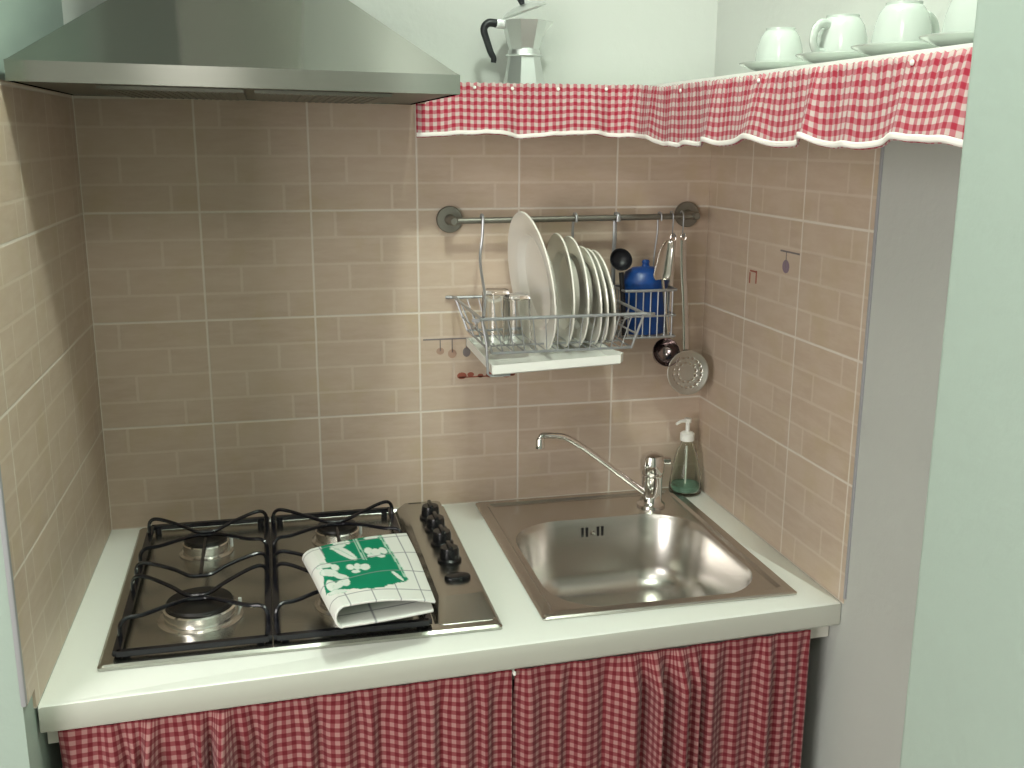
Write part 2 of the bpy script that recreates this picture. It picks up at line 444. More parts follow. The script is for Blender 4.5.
def grate(xa, xb, nm):
    ya, yb = -.553, -.050
    g = MB(); zf = .0225
    def bar(p, q, w=.0042, h=.0042):
        p, q = Vector(p), Vector(q); d = (q - p).normalized(); s_ = Vector((-d.y, d.x, 0)) * w
        g.loft([[p + s_ + Vector((0, 0, h)), p - s_ + Vector((0, 0, h)), p - s_ - Vector((0, 0, h)), p + s_ - Vector((0, 0, h))],
                [q + s_ + Vector((0, 0, h)), q - s_ + Vector((0, 0, h)), q - s_ - Vector((0, 0, h)), q + s_ - Vector((0, 0, h))]])
    bar((xa, ya, zf), (xa, yb, zf), .0052); bar((xb, ya, zf), (xb, yb, zf), .0052)
    bar((xa, ya, zf), (xb, ya, zf)); bar((xa, yb, zf), (xb, yb, zf))
    gr = g.build('pan_support', M['enamel'], hob, smooth=0)
    gr.location.z = -.0055
    cx = (xa + xb) / 2; r = .0033
    def arm(ye, yc, zc=.046, hump=.0545, name='support_wire'):
        w = MB()
        L = [(xa, ye, zf), (xa + .001, ye, .043), (xa + .010, ye + .1 * (yc - ye), hump), (xa + .030, ye + .22 * (yc - ye), hump - .001), (xa + .065, ye + .62 * (yc - ye), .049), (cx - .018, yc - .04 * (yc - ye), zc),
             (cx, yc, zc - .001)]
        L = [(p[0], p[1], p[2] - .005) for p in L]
        Rr = [(2 * cx - p[0], p[1], p[2]) for p in L[::-1]][1:]
        w.tube(smooth(L + Rr, 5), r, 8); w.build(name, M['enamel'], gr)
    for byc, back in ((-.160, True), (-.432, False)):
        arm(byc + .072 if back else byc + .085, byc + .004)
        arm(byc - .075, byc - .008, .0455, .051)
        if back:
            arm(byc - .135, byc - .190, .0445, .054)
            w = MB(); w.tube([(cx, byc - .190, .0400), (cx, byc - .12, .0395), (cx, byc - .03, .0395)], r, 8); w.build('support_wire', M['enamel'], gr)
    for x in (xa + .012, xb - .012):
        for y in (ya + .002, yb - .002):
            MB().lathe([(0, 0), (.006, 0), (.0055, .0120), (0, .0122)], 10, Matrix.Translation((x, y + (.006 if y < -.3 else -.002), .0046))).build('rubber_foot', M['black_nylon'], gr)
    return gr
grate(.079, .2905, 'a'); grate(.3025, .528, 'b')

# ------------------------------------------------------------------ tea towel
def towel():
    # cross-section (across the fold): bottom layer from the right, round the left fold, top layer to the right
    base = .0535
    W = .196
    prof = []
    for i in range(14): prof.append((W * (1 - i / 13) * .98, base + .003 + .006 * (i / 13) ** 2))
    th = .031
    for i in range(1, 12):
        a = -PI / 2 - PI * i / 12
        prof.append((.0 + .013 * math.cos(a) * 1.25, base + .008 + th / 2 + (th / 2) * math.sin(a)))
    for i in range(24):
        t = i / 23
        prof.append((W * t, base + .009 + th * (1 - t ** 2.2 * .78)))
    m = len(prof)
    L = .285; nv = 110
    # resample profile finely
    pr = smooth([(p[0], 0, p[1]) for p in prof], 4); m = len(pr)
    BLc, BRc, FLc = Vector((.340, -.318, 0)), Vector((.527, -.262, 0)), None
    e1 = (BRc - BLc).normalized(); e2 = Vector((e1.y, -e1.x, 0))
    # arc length on top
    P, C = [], []
    s_tot = [0.]
    for a, b_ in zip(pr, pr[1:]): s_tot.append(s_tot[-1] + (b_ - a).length)
    def colour(u, v, top):
        # crop coordinates of the printed face
        X = (75 * (1 - u) + 575 * u) * (1 - v) + (190 * (1 - u) + 690 * u) * v
        Y = (210 * (1 - u) + 95 * u) * (1 - v) + (480 * (1 - u) + 400 * u) * v
        white, green, pale, line = (.80, .81, .77), (.010, .235, .125), (.42, .62, .50), (.27, .27, .29)
        c = white
        if top:
            def el(cx, cy, rx, ry, ang=0.):
                ca, sa = math.cos(math.radians(ang)), math.sin(math.radians(ang))
                dx, dy = X - cx, Y - cy; a, b2 = (dx * ca + dy * sa) / rx, (-dx * sa + dy * ca) / ry
                return a * a + b2 * b2
            wav = 6 * math.sin(X * .11) + 5 * math.sin(Y * .13)
            right = 440 + (Y - 130) * .54
            left = 128 + max(0, Y - 200) * .30 if Y < 300 else 128
            low = 335 + 75 * math.sin(max(0., min(1., (560 - X) / 330.)) * PI * .62) if X > 250 else 408
            if X > left + wav * .4 and X < right and Y < low + wav * .3: c = green
            # thin pale stripes on the green
            for k, w in ((right - 14, 5), (right - 2, 3)):
                if abs(X - k) < w and 130 < Y < 330: c = pale
            for k in (292, 306):
                if abs(X - (k + (Y - 160) * .42)) < 4 and Y < 262: c = pale
            # white leaves and blossoms
            for q in ((240, 232, 70, 20, 24), (215, 205, 42, 12, -18), (205, 185, 16, 12, 0), (235, 180, 18, 13, 0), (262, 180, 14, 11, 0),
                      (385, 145, 42, 9, -14), (365, 215, 24, 17, 0), (400, 222, 26, 22, 0), (438, 210, 24, 17, 20), (425, 240, 22, 10, 0), (375, 240, 22, 9, 0),
                      (265, 300, 20, 14, 0), (300, 297, 18, 17, 0), (338, 300, 26, 18, 0), (290, 322, 22, 9, 0),
                      (140, 300, 38, 12, -8), (160, 330, 44, 16, 0), (215, 345, 38, 13, 12), (190, 305, 20, 14, 0),
                      (165, 385, 30, 22, 35), (205, 380, 42, 16, -30), (235, 372, 20, 22, 0), (190, 415, 46, 10, 0), (498, 332, 34, 9, 25), (330, 345, 0.1, .1, 0)):
                if el(*q) < 1: c = (.74, .80, .74) if el(*q) < .86 else pale
            # veins
            if el(240, 232, 70, 20, 24) < .7 and abs((Y - 232) - (X - 240) * .445) < 1.6: c = pale
        # window-pane check woven in dark thread
        for gu in (.10, .36, .62, .88):
            if abs(u - gu) < .0042 and (not top or c == white): c = line
        for gv in (.05, .33, .61, .86):
            if abs(v - gv) < .0046: c = line
        return c
    s_top0 = None
    for i in range(m):
        if pr[i].z > base + .008 + th * .98 and s_top0 is None: s_top0 = s_tot[i]
    Ltop = s_tot[-1] - s_top0
    bm = bmesh.new(); lay = bm.verts.layers.float_color.new('print'); rows = []
    for i in range(m):
        row = []
        for j in range(nv):
            v = j / (nv - 1)
            p = pr[i]
            uu = (s_tot[i] - s_top0) / Ltop
            lift = 1. if uu < 0 else 1.
            x = p.x + .004 * math.sin(v * 2.2 + .4) * (p.x / W)
            z = p.z
            thick = (z - base) / (th + .009)
            z = base + (z - base) * (.72 + .28 * v) + .0025 * math.sin(v * 7 + p.x * 30) * thick * (1 - abs(2 * v - 1) ** 3)
            # front right corner droops over the support
            ut = x / W; vv_ = v
            pos = (Vector((.362, -.386, 0)) * (1 - ut) + Vector((.526, -.308, 0)) * ut) * (1 - vv_) + (Vector((.396, -.633, 0)) * (1 - ut) + Vector((.530, -.598, 0)) * ut) * vv_
            pos.z = z
            vt = bm.verts.new(pos)
            top = uu > -.12
            cc = colour(max(uu, -.1), v, top) if top else colour((s_tot[i] / Ltop), v, False)
            vt[lay] = (*cc, 1.)
            row.append(vt)
        rows.append(row)
    for a, b_ in zip(rows, rows[1:]):
        for j in range(nv - 1): bm.faces.new((a[j], a[j + 1], b_[j + 1], b_[j]))
    mb = MB(); mb.bm.free(); mb.bm = bm
    o = mb.build('tea_towel', M['towel'], None, smooth=80, solid=.0032, loc=(.44, -.42, base))
    return tag(o, 'folded white tea towel with green fruit print lying across the hob', 'towel')
towel()

# ------------------------------------------------------------------ sink
sk = thing('kitchen_sink', (.928, -.28, 0), 'square stainless steel sink set in the worktop on the right', 'sink')
A = (.707, 1.144, -.557, -.013)
def ins(d, r, z): return rrect(A[0] + d, A[1] - d, A[2] + d, A[3] - d, r, z, 10)
Bw = (.742, 1.110, -.531, -.146)
def bw(d, r, z): return rrect(Bw[0] + d, Bw[1] - d, Bw[2] + d, Bw[3] - d, r, z, 10)
b = MB()
b.loft([ins(.0, .006, .0005), ins(0, .006, .003), ins(.003, .006, .0055), ins(.019, .008, .0060), ins(.024, .010, .0015),
        bw(-.006, .105, .0020), bw(-.002, .103, .0010), bw(0, .100, -.003), bw(.004, .098, -.012), bw(.014, .09, -.100), bw(.020, .085, -.122), bw(.036, .075, -.140), bw(.060, .06, -.146), bw(.12, .04, -.149)], cap0=False)
b.build('sink_basin', M['sink_steel'], sk, smooth=35)
b = MB(); b.lathe([(0, -.1475), (.030, -.1475), (.038, -.1460), (.041, -.148), (.041, -.1488)], 32, Matrix.Translation((.93, -.33, 0)))
b.build('drain', M['chrome'], sk)
ov = MB()
for x in (.896, .905, .928, .937): ov.box(x - .0024, x + .0024, -.1525, -.149, -.041, -.015)
ov.build('overflow_slot', M['slot'], sk)
ov = MB(); ov.lathe([(0, 0), (.005, 0), (.004, .0015), (0, .002)], 14, Matrix.Translation((.9165, -.1515, -.028)) @ Matrix.Rotation(PI / 2, 4, 'X')); ov.build('overflow_screw', M['chrome'], sk)

# tap
tx, ty = 1.056, -.104
tp = thing('kitchen_tap', (tx, ty, .0022), 'chrome mixer tap with long raised spout on the back edge of the sink', 'tap')
b = MB(); mt = Matrix.Translation((tx, ty, 0)) @ Matrix.Diagonal((1.1, 1.1, 1.10, 1))
b.lathe([(0, .0022), (.026, .0022), (.026, .007), (.021, .011), (.0195, .014), (.0195, .058), (.0205, .060), (.0205, .064), (.0185, .066), (0, .066)], 32, mt)
b.build('tap_body', M['chrome'], tp)
b = MB(); b.lathe([(0, .0665), (.021, .0665), (.0225, .070), (.0225, .090), (.019, .100), (.010, .1045), (0, .1055)], 32, mt)
b.tube([(tx + .010, ty - .003, .098), (tx + .024, ty - .007, .099), (tx + .035, ty - .010, .099)], [.010, .008, .0075], 12)
b.build('tap_lever', M['chrome'], tp)
b = MB()
sp_ = smooth([(tx - .012, ty - .004, .030), (tx - .045, ty - .008, .056), (tx - .125, ty - .018, .121), (tx - .170, ty - .025, .154), (tx - .198, ty - .029, .170), (tx - .232, ty - .033, .1755), (tx - .243, ty - .034, .1745), (tx - .246, ty - .035, .169)], 6)
b.tube(sp_, .0062, 14); spo = b.build('spout', M['chrome'], tp)
b = MB(); b.lathe([(0, 0), (.0092, 0), (.0092, .018), (.007, .021), (0, .021)], 20, Matrix.Translation((tx - .246, ty - .035, .152)))
b.build('aerator', M['chrome'], spo)

# soap dispenser
sx, sy_ = 1.157, -.040
sd = thing('soap_dispenser', (sx, sy_, .0005), 'green glass soap dispenser with white pump in the corner behind the tap', 'soap dispenser')
mt = Matrix.Translation((sx, sy_, 0)) @ Matrix.Diagonal((1, 1, 1.12, 1))
outer = [(.0, .0005), (.030, .0005), (.034, .004), (.0345, .012), (.032, .035), (.027, .062), (.020, .085), (.013, .098), (.0125, .104)]
inner = [(.0105, .104), (.0108, .098), (.0175, .084), (.0245, .062), (.0295, .035), (.032, .014), (.029, .0075), (0, .0065)]
b = MB(); b.lathe(outer + inner, 36, mt); b.build('bottle', M['green_glass'], sd)
b = MB(); b.lathe([(0, .0070), (.0285, .0080), (.0315, .014), (.0312, .019), (0, .019)], 36, mt); b.build('liquid_soap', M['soap'], sd)
b = MB(); b.lathe([(0, .1045), (.0150, .1045), (.0150, .118), (.011, .121), (.0045, .122), (.0045, .138), (.0075, .139), (.0075, .147), (0, .148)], 24, mt)
b.tube([(sx, sy_, .1605), (sx - .020, sy_ - .008, .1605), (sx - .030, sy_ - .012, .157)], [.0045, .0035, .003], 10)
b.tube([(sx, sy_, .104), (sx, sy_, .02)], .002, 8)
b.build('pump', M['white_plastic'], sd)

# ------------------------------------------------------------------ range hood
hd = thing('range_hood', (.30, -.25, .80), 'stainless steel chimney hood over the hob', 'range hood')
zl, zr = .803, .7935          # it hangs a touch lower on the right
def hz(x, z): return z + (zr - zl) * (x / .592)
hx0, hx1, hy0, hy1 = .001, .5925, -.500, -.0005
b = MB(); lip = .0265
def hl(x0, x1, y0, y1, z): return [(x0, y0, hz(x0, z)), (x1, y0, hz(x1, z)), (x1, y1, hz(x1, z)), (x0, y1, hz(x0, z))]
b.loft([hl(hx0, hx1, hy0, hy1, zl), hl(hx0, hx1, hy0, hy1, zl + lip), hl(hx0 + .004, hx1 - .004, hy0 + .004, hy1, zl + lip + .002),
        hl(.196, .396, -.282, hy1, .986), hl(.196, .396, -.282, hy1, 1.0)], cap0=False)
es = [e for e in b.bm.edges if len(e.link_faces) == 2 and max(v.co.z for v in e.verts) < .99 and abs(e.verts[0].co.z - e.verts[1].co.z) > .1]
b.build('canopy', M['hood_steel'], hd, smooth=20)
b = MB(); b.box(.198, .394, -.280, -.001, 1.0, 1.80); b.build('chimney', M['hood_steel'], hd, smooth=0)
b = MB(); b.loft([hl(hx0 + .003, hx1 - .003, hy0 + .003, hy1, zl + .0015), hl(hx0 + .003, hx1 - .003, hy0 + .003, hy1, zl + .004)])
b.build('underside', M['filter'], hd, smooth=0)
for x in (.10, .31):
    b = MB(); b.loft([hl(x, x + .195, -.43, -.10, zl - .0035), hl(x, x + .195, -.43, -.10, zl + .001)])
    for k in range(16): b.loft([hl(x + .01 + k * .0112, x + .015 + k * .0112, -.42, -.11, zl - .0045), hl(x + .01 + k * .0112, x + .015 + k * .0112, -.42, -.11, zl - .0030)])
    b.build('grease_filter', M['filter'], hd, smooth=0)

# ------------------------------------------------------------------ corner shelf and its valance
SZ = .8255
cs = MB()
ys, xs, ye, rc = -.137, .990, -1.119, .05
pts = [(.597, -.001), (.597, ys)]
for i in range(9):
    a = PI / 2 - PI / 2 * i / 8      # inner corner, concave
    pts.append((xs - rc + rc * math.cos(a), ys - rc + rc * math.sin(a)))
pts += [(xs, ye), (1.196, ye), (1.196, -.001)]
cs.loft([[(x, y, SZ - .020) for x, y in pts], [(x, y, SZ) for x, y in pts]])
tag(cs.build('corner_shelf', M['worktop'], smooth=30), 'white L-shaped shelf above the tiles carrying the cups and coffee pot', 'shelf')

def path(s):
    """front edge of the shelf by arc length; returns point and outward normal"""
    xa = .579
    L1 = (xs - rc) - xa; L2 = PI / 2 * rc
    off = .007
    if s < L1: return Vector((xa + s, ys - off, 0)), Vector((0, -1, 0))
    if s < L1 + L2:
        a = PI / 2 - (s - L1) / rc
        n_ = Vector((-math.cos(a), -math.sin(a), 0))
        return Vector((xs - rc + rc * math.cos(a), ys - rc + rc * math.sin(a), 0)) + n_ * off, n_
    return Vector((xs - off, ys - rc - (s - L1 - L2), 0)), Vector((-1, 0, 0))
SL = (xs - rc) - .579 + PI / 2 * rc + (-(ye) + ys - rc) - .001
rnd = random.Random(11)
FOLDS = []
q_ = .012
while q_ < SL:
    big = min(1., max(0., (q_ - .42) / .10)) * (1. if q_ < .98 else .45)
    FOLDS.append((q_, rnd.uniform(.010, .020) * (1 + 1.0 * big), rnd.uniform(-.8, 1.) * (.0085 + .0090 * big), rnd.uniform(-.02, .02)))
    q_ += rnd.uniform(.026, .046) * (1 + 1.1 * big)
def fold(s, t):
    return sum(a * math.exp(-((s - c - sk * (t - .2)) / w) ** 2) for c, w, a, sk in FOLDS if abs(s - c) < .09)
def valance_pt(s, t):
    p, n_ = path(s)
    f = fold(s, t)
    fine = .0012 * math.sin(s * 2 * PI / .019 + 2.2 * math.sin(s * 23)) * (1 - t)
    p = p + n_ * (.004 + f * t ** .75 + fine + .004 * t)
    big = min(1., max(0., (s - .42) / .10))
    top = SZ + .002 + .0010 * (1 - t) * math.sin(s * 2 * PI / .013 + 2 * math.sin(s * 30)) - .0085 * big
    h = .0915 + .0022 * math.sin(s * 2 * PI / .19 + 1.1) - (.30 + .35 * big) * fold(s, 1.) + .003 * big
    p.z = top - h * t
    if p.x < .5965: p.z = min(p.z, .7905)
    return p
vl = MB(); ns, nt = 900, 18
P, UV = [], []
us = 0.; prev = None
for i in range(ns + 1):
    s = SL * i / ns
    mid = valance_pt(s, .7)
    if prev is not None: us += (mid - prev).length
    prev = mid
    tw = .25 * fold(s + .012, 1.)
    P.append([valance_pt(s, j / nt) for j in range(nt + 1)])
    UV.append([(us + tw * (j / nt), -.0035 - .094 * j / nt + .002 * math.sin(s * 60) * (j / nt)) for j in range(nt + 1)])
vl.sheet(P, UV)
vob = vl.build('valance', M['valance'], None, smooth=180, recalc=False, solid=.0009, loc=path(.3)[0] + Vector((0, 0, SZ - .1)))
tag(vob, 'short red gingham frill tacked along the front of the white corner shelf', 'valance')
hm = MB(); P = []
for i in range(ns + 1):
    s = SL * i / ns; row = []
    for k in range(4):
        p, n_ = path(s); q = valance_pt(s, 1.0)
        row.append(q + n_ * .0028 + Vector((0, 0, .0085 - .0024 * k)))
    P.append(row)
hm.sheet(P); hm.build('hem_tape', M['hem'], vob, smooth=180, recalc=False, solid=.0012)
for px in (.104, .172, .255, .345, .62, .90, 1.25):
    if px > SL: continue
    p, n_ = path(px); q = valance_pt(px, .09)
    k = MB(); mt = Matrix.Translation(q + n_ * .0015) @ n_.to_track_quat('Z', 'Y').to_matrix().to_4x4()
    k.lathe([(0, 0), (.0032, 0), (.0028, .0016), (0, .0026)], 10, mt); k.build('drawing_pin', M['white_plastic'], vob)
# thin white edge strip of the shelf above the cloth on the right run is the board itself

# ------------------------------------------------------------------ moka pot on the shelf
mx, my = .789, -.078
mk = thing('moka_pot', (mx, my, SZ), 'aluminium moka coffee pot with open lid and black handle on the shelf beside the hood', 'coffee pot')
oct8 = PI / 8
mt = Matrix.Translation((mx, my, SZ)) @ Matrix.Diagonal((1.06, 1.06, 1., 1.))
b = MB(); b.lathe([(0, .0005), (.036, .0005), (.036, .006), (.0285, .048), (.0285, .052), (0, .052)], 8, mt, phase=oct8); b.build('boiler', M['alu'], mk, smooth=20)
b = MB(); b.lathe([(0, .0522), (.0310, .0522), (.0318, .0535), (.0310, .0555), (.0280, .0560), (.0272, .0640), (0, .0640)], 32, mt); b.build('collar', M['alu'], mk)
b = MB(); b.lathe([(0, .0642), (.0255, .0642), (.0275, .070), (.0395, .114), (.0385, .114), (.0262, .072), (0, .070)], 8, mt, phase=oct8)
# pouring lip
q = [(mx + .035, my - .014, SZ + .114), (mx + .054, my - .004, SZ + .1135), (mx + .054, my + .004, SZ + .1135), (mx + .035, my + .014, SZ + .114), (mx + .0355, my, SZ + .088)]
vv = [b.bm.verts.new(p) for p in q]
for f in ((0, 1, 4), (1, 2, 4), (2, 3, 4), (0, 4, 3), (0, 3, 2, 1)): b.bm.faces.new([vv[i] for i in f])
b.build('upper_chamber', M['alu'], mk, smooth=20)
ld_m = Matrix.Translation((mx - .037, my, SZ + .1165)) @ Matrix.Rotation(math.radians(-19), 4, 'Y') @ Matrix.Translation((.040, 0, 0))
b = MB(); b.lathe([(0, 0), (.0405, 0), (.0415, .002), (.034, .007), (.012, .013), (0, .0135)], 8, ld_m, phase=oct8); lid = b.build('lid', M['alu'], mk, smooth=20)
b = MB(); b.lathe([(0, .0135), (.0045, .0135), (.0060, .020), (.0085, .032), (.006, .036), (0, .0365)], 14, ld_m); b.build('lid_knob', M['bakelite'], lid)
b = MB(); b.box(mx - .053, mx - .036, my - .005, my + .005, SZ + .1000, SZ + .1150, 0, .002); b.build('handle_bracket', M['alu'], mk)
b = MB()
hp = smooth([(mx - .051, my, SZ + .1085), (mx - .066, my, SZ + .109), (mx - .0745, my, SZ + .098), (mx - .068, my, SZ + .076), (mx - .0615, my, SZ + .058), (mx - .0565, my, SZ + .049), (mx - .0570, my, SZ + .041)], 5)
b.tube(hp, [.0075 - .0025 * i / (len(hp) - 1) for i in range(len(hp))], 10); b.build('handle', M['bakelite'], mk)

# ------------------------------------------------------------------ cups and saucers on the right arm of the shelf
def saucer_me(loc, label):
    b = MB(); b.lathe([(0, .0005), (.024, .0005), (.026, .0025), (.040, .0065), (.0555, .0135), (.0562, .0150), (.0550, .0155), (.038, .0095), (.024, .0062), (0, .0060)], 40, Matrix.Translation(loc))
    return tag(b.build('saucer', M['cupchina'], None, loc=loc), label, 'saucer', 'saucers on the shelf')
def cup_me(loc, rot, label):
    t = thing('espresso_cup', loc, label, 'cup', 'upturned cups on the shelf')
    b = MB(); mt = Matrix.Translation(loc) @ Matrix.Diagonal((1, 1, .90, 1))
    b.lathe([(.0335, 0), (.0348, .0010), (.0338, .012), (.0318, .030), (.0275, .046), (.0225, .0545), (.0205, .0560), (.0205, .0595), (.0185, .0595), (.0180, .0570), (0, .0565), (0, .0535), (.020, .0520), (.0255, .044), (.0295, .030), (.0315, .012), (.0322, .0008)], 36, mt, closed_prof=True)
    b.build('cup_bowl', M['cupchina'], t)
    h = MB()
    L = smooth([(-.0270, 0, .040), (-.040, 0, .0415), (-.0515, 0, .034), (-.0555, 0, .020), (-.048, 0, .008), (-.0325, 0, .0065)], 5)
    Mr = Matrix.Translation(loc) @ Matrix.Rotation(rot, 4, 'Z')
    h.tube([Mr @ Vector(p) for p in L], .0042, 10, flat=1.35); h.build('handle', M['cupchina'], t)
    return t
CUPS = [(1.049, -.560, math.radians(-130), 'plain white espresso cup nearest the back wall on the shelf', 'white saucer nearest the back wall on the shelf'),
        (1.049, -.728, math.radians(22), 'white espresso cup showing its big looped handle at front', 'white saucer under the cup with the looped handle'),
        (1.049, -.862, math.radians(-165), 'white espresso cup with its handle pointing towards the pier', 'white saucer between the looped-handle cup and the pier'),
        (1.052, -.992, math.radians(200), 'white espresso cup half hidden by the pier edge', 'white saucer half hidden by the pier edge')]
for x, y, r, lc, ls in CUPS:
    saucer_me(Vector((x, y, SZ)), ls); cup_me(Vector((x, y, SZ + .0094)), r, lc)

# ------------------------------------------------------------------ utensil rail
RZ, RY = .5825, -.050
rl = thing('utensil_rail', (.893, -.001, RZ), 'steel utensil rail with round end mounts on the back wall tiles', 'rail')
b = MB(); b.tube([(.661, RY, RZ - .0015), (1.149, RY, RZ + .002)], .0058, 16); b.build('bar', M['rail_steel'], rl)
for x, z in ((.661, RZ - .0015), (1.149, RZ + .002)):
    b = MB(); mt = Matrix.Translation((x, -.0008, z)) @ Matrix.Rotation(PI / 2, 4, 'X')
    b.lathe([(0, 0), (.0245, 0), (.0255, .002), (.0255, .008), (.0240, .010), (.0105, .0105), (.0085, .013), (.0085, .054), (.006, .058), (0, .058)], 32, mt); b.build('end_mount', M['rail_steel'], rl)

# ------------------------------------------------------------------ dish rack
dr = thing('dish_rack', (.83, -.13, .345), 'grey wire dish rack of plates hanging from the steel rail', 'dish rack')
xl, xr, yb, yf, zt, zb = .670, .966, -.012, -.269, .430, .366
xl2, xr2, yb2, yf2 = .692, .950, -.022, -.251      # smaller at the base
w = .0024
b = MB()
b.tube(smooth([(xl + .006, yb, zt), (xr - .006, yb, zt), (xr, yb - .006, zt), (xr, yf + .006, zt), (xr - .006, yf, zt), (xl + .006, yf, zt), (xl, yf + .006, zt), (xl, yb - .006, zt)], 3, True), w * 1.25, 8, True)
b.tube([(xl2, yb2, zb), (xr2, yb2, zb), (xr2, yf2, zb), (xl2, yf2, zb)], w, 8, True)
zm = .392; f_ = (zm - zb) / (zt - zb)
def lerp(a, c): return a + (c - a) * f_
b.tube([(lerp(xl2, xl), lerp(yb2, yb), zm), (lerp(xl2, xl), lerp(yf2, yf), zm)], w * .8, 6)
b.tube([(lerp(xr2, xr), lerp(yb2, yb), zm), (lerp(xr2, xr), lerp(yf2, yf), zm)], w * .8, 6)
for (a, c) in (((xl, yb), (xl2, yb2)), ((xl, yf), (xl2, yf2)), ((xr, yb), (xr2, yb2)), ((xr, yf), (xr2, yf2))):
    b.tube([(a[0], a[1], zt), (c[0], c[1], zb)], w, 8)
# front left leg carrying the drip tray
b.tube([(xl, yf, zt), (xl + .008, yf - .001, .388), (.6800, -.2705, .334), (.6850, -.2705, .3302), (.72, -.2705, .3300)], w, 8)
b.build('rack_frame', M['wire'], dr)
b = MB()
for i in range(1, 13):
    u = i / 13; x = xl2 + (xr2 - xl2) * u; xt = xl + (xr - xl) * u
    b.tube([(xt, yf, zt), (x, yf2, zb), (x, yb2, zb), (xt, yb, zt)], w * .48, 6)
for y in (-.075, -.175): b.tube([(xl2, y, zb - .002), (xr2, y, zb - .002)], w * .8, 6)
for x, xt in ((xl2, xl), (xr2, xr)):
    for y0, y1 in ((-.09, -.07), (-.17, -.19)): b.tube([(x, y0, zb), (xt, y1, zt)], w * .62, 6)
    b.tube(smooth([(xt, yf + .01, zt), ((x + xt) / 2, -.15, zb + .03), (x, -.06, zb + .012)], 5), w * .6, 6)
b.build('rack_wires', M['wire'], dr)
for x0, x1, yy in ((.716, xl + .004, yf), (.900, .900, yb)):
    h = MB()
    if yy == yf:
        L = [(x0, RY + .010, RZ - .002), (x0, RY + .008, RZ + .0075), (x0, RY, RZ + .0095), (x0, RY - .0095, RZ + .004), (x0 - .002, RY - .012, RZ - .03), (x0 - .010, RY - .03, RZ - .075), (x1 + .014, yf + .06, zt + .03), (x1, yf + .004, zt + .003)]
    else:
        L = [(x0, RY - .010, RZ - .006), (x0, RY - .0095, RZ + .005), (x0, RY, RZ + .0095), (x0, RY + .010, RZ + .004), (x0 - .001, RY + .012, RZ - .03), (x1 + .001, RY + .022, zt + .05), (x1, yb, zt + .002)]
    h.tube(smooth(L, 5), w * 1.15, 8); h.build('hanger', M['wire'], dr)
# drip tray under the rack
tr = MB()
def tray(d, z): return [(x, y, z + .010 * (x - .69) / .25) for x, y in ((.690 + d, -.020 - d), (.910 - d, -.020 - d), (.921 - d, -.232), (.930 - d, -.265 + d * .5), (.920 - d, -.280 + d), (.686 + d, -.280 + d))]
tr.loft([tray(.004, .3325), tray(0, .335), tray(0, .3505), tray(.003, .3505), tray(.005, .338), tray(.02, .3365)])
tag(tr.build('drip_tray', M['white_plastic'], None, smooth=25, loc=(.81, -.14, .3325)), 'white plastic drip tray under the dish rack', 'tray')

# plates standing in the rack
def plate(D, deep, cx, cz, tilt, yaw, label, cy_=-.130, grp='white plates in the rack'):
    R_ = D / 2; k = deep
    prof = [(0, 0), (R_ * .52, 0), (R_ * .55, -.0012), (R_ * .58, .001), (R_ * .69, k * .72), (R_ * .97, k), (R_, k + .0012), (R_ * .985, k + .0036), (R_ * .70, k * .72 + .0042), (R_ * .675, k * .66 + .0038), (R_ * .61, .0058), (R_ * .56, .0042), (0, .0042)]
    mt = Matrix.Translation((cx, cy_, cz)) @ Matrix.Rotation(yaw, 4, 'Z') @ Matrix.Rotation(-PI / 2 + tilt, 4, 'Y')
    b = MB(); b.lathe(prof, 56, mt)
    return tag(b.build('plate', M['china'], None, loc=(cx, cy_, cz)), label, 'plate', grp)
plate(.262, .021, .811, .4780, math.radians(-8), .07, 'largest white dinner plate standing at the left of the rack', -.143)
plate(.214, .020, .868, .4575, math.radians(-3), -.02, 'deep white soup plate next to the largest dinner plate', -.135)
plate(.210, .020, .8925, .4535, math.radians(-3), .02, 'second white soup plate, right in the middle of the stacked plates', -.13)
plate(.190, .014, .914, .4445, math.radians(-5), .02, 'first white dessert plate to the right of the soup plates', -.13)
plate(.186, .014, .927, .4425, math.radians(-6), .02, 'white dessert plate between two others of its size', -.13)
plate(.182, .014, .941, .4415, math.radians(-7), .02, 'rightmost white dessert plate beside the blue container', -.13)
# drinking glasses upside down in the rack
def tumbler(x, y, label, r=.0275, h=.098):
    z = zb + .0018
    b = MB(); b.lathe([(r, 0), (r * .97, h * .3), (r * .90, h * .96), (r * .84, h), (0, h), (0, h - .007), (r * .80, h - .008), (r * .90, h * .3), (r * .93, 0)], 32, Matrix.Translation((x, y, z)), closed_prof=True)
    tag(b.build('tumbler', M['glass'], None, loc=(x, y, z)), label, 'glass', 'glasses in the rack')
tumbler(.718, -.165, 'clear upturned tumbler at the front left end of the dish rack')
tumbler(.757, -.165, 'clear upturned tumbler between the other tumbler and the largest plate', .027, .088)

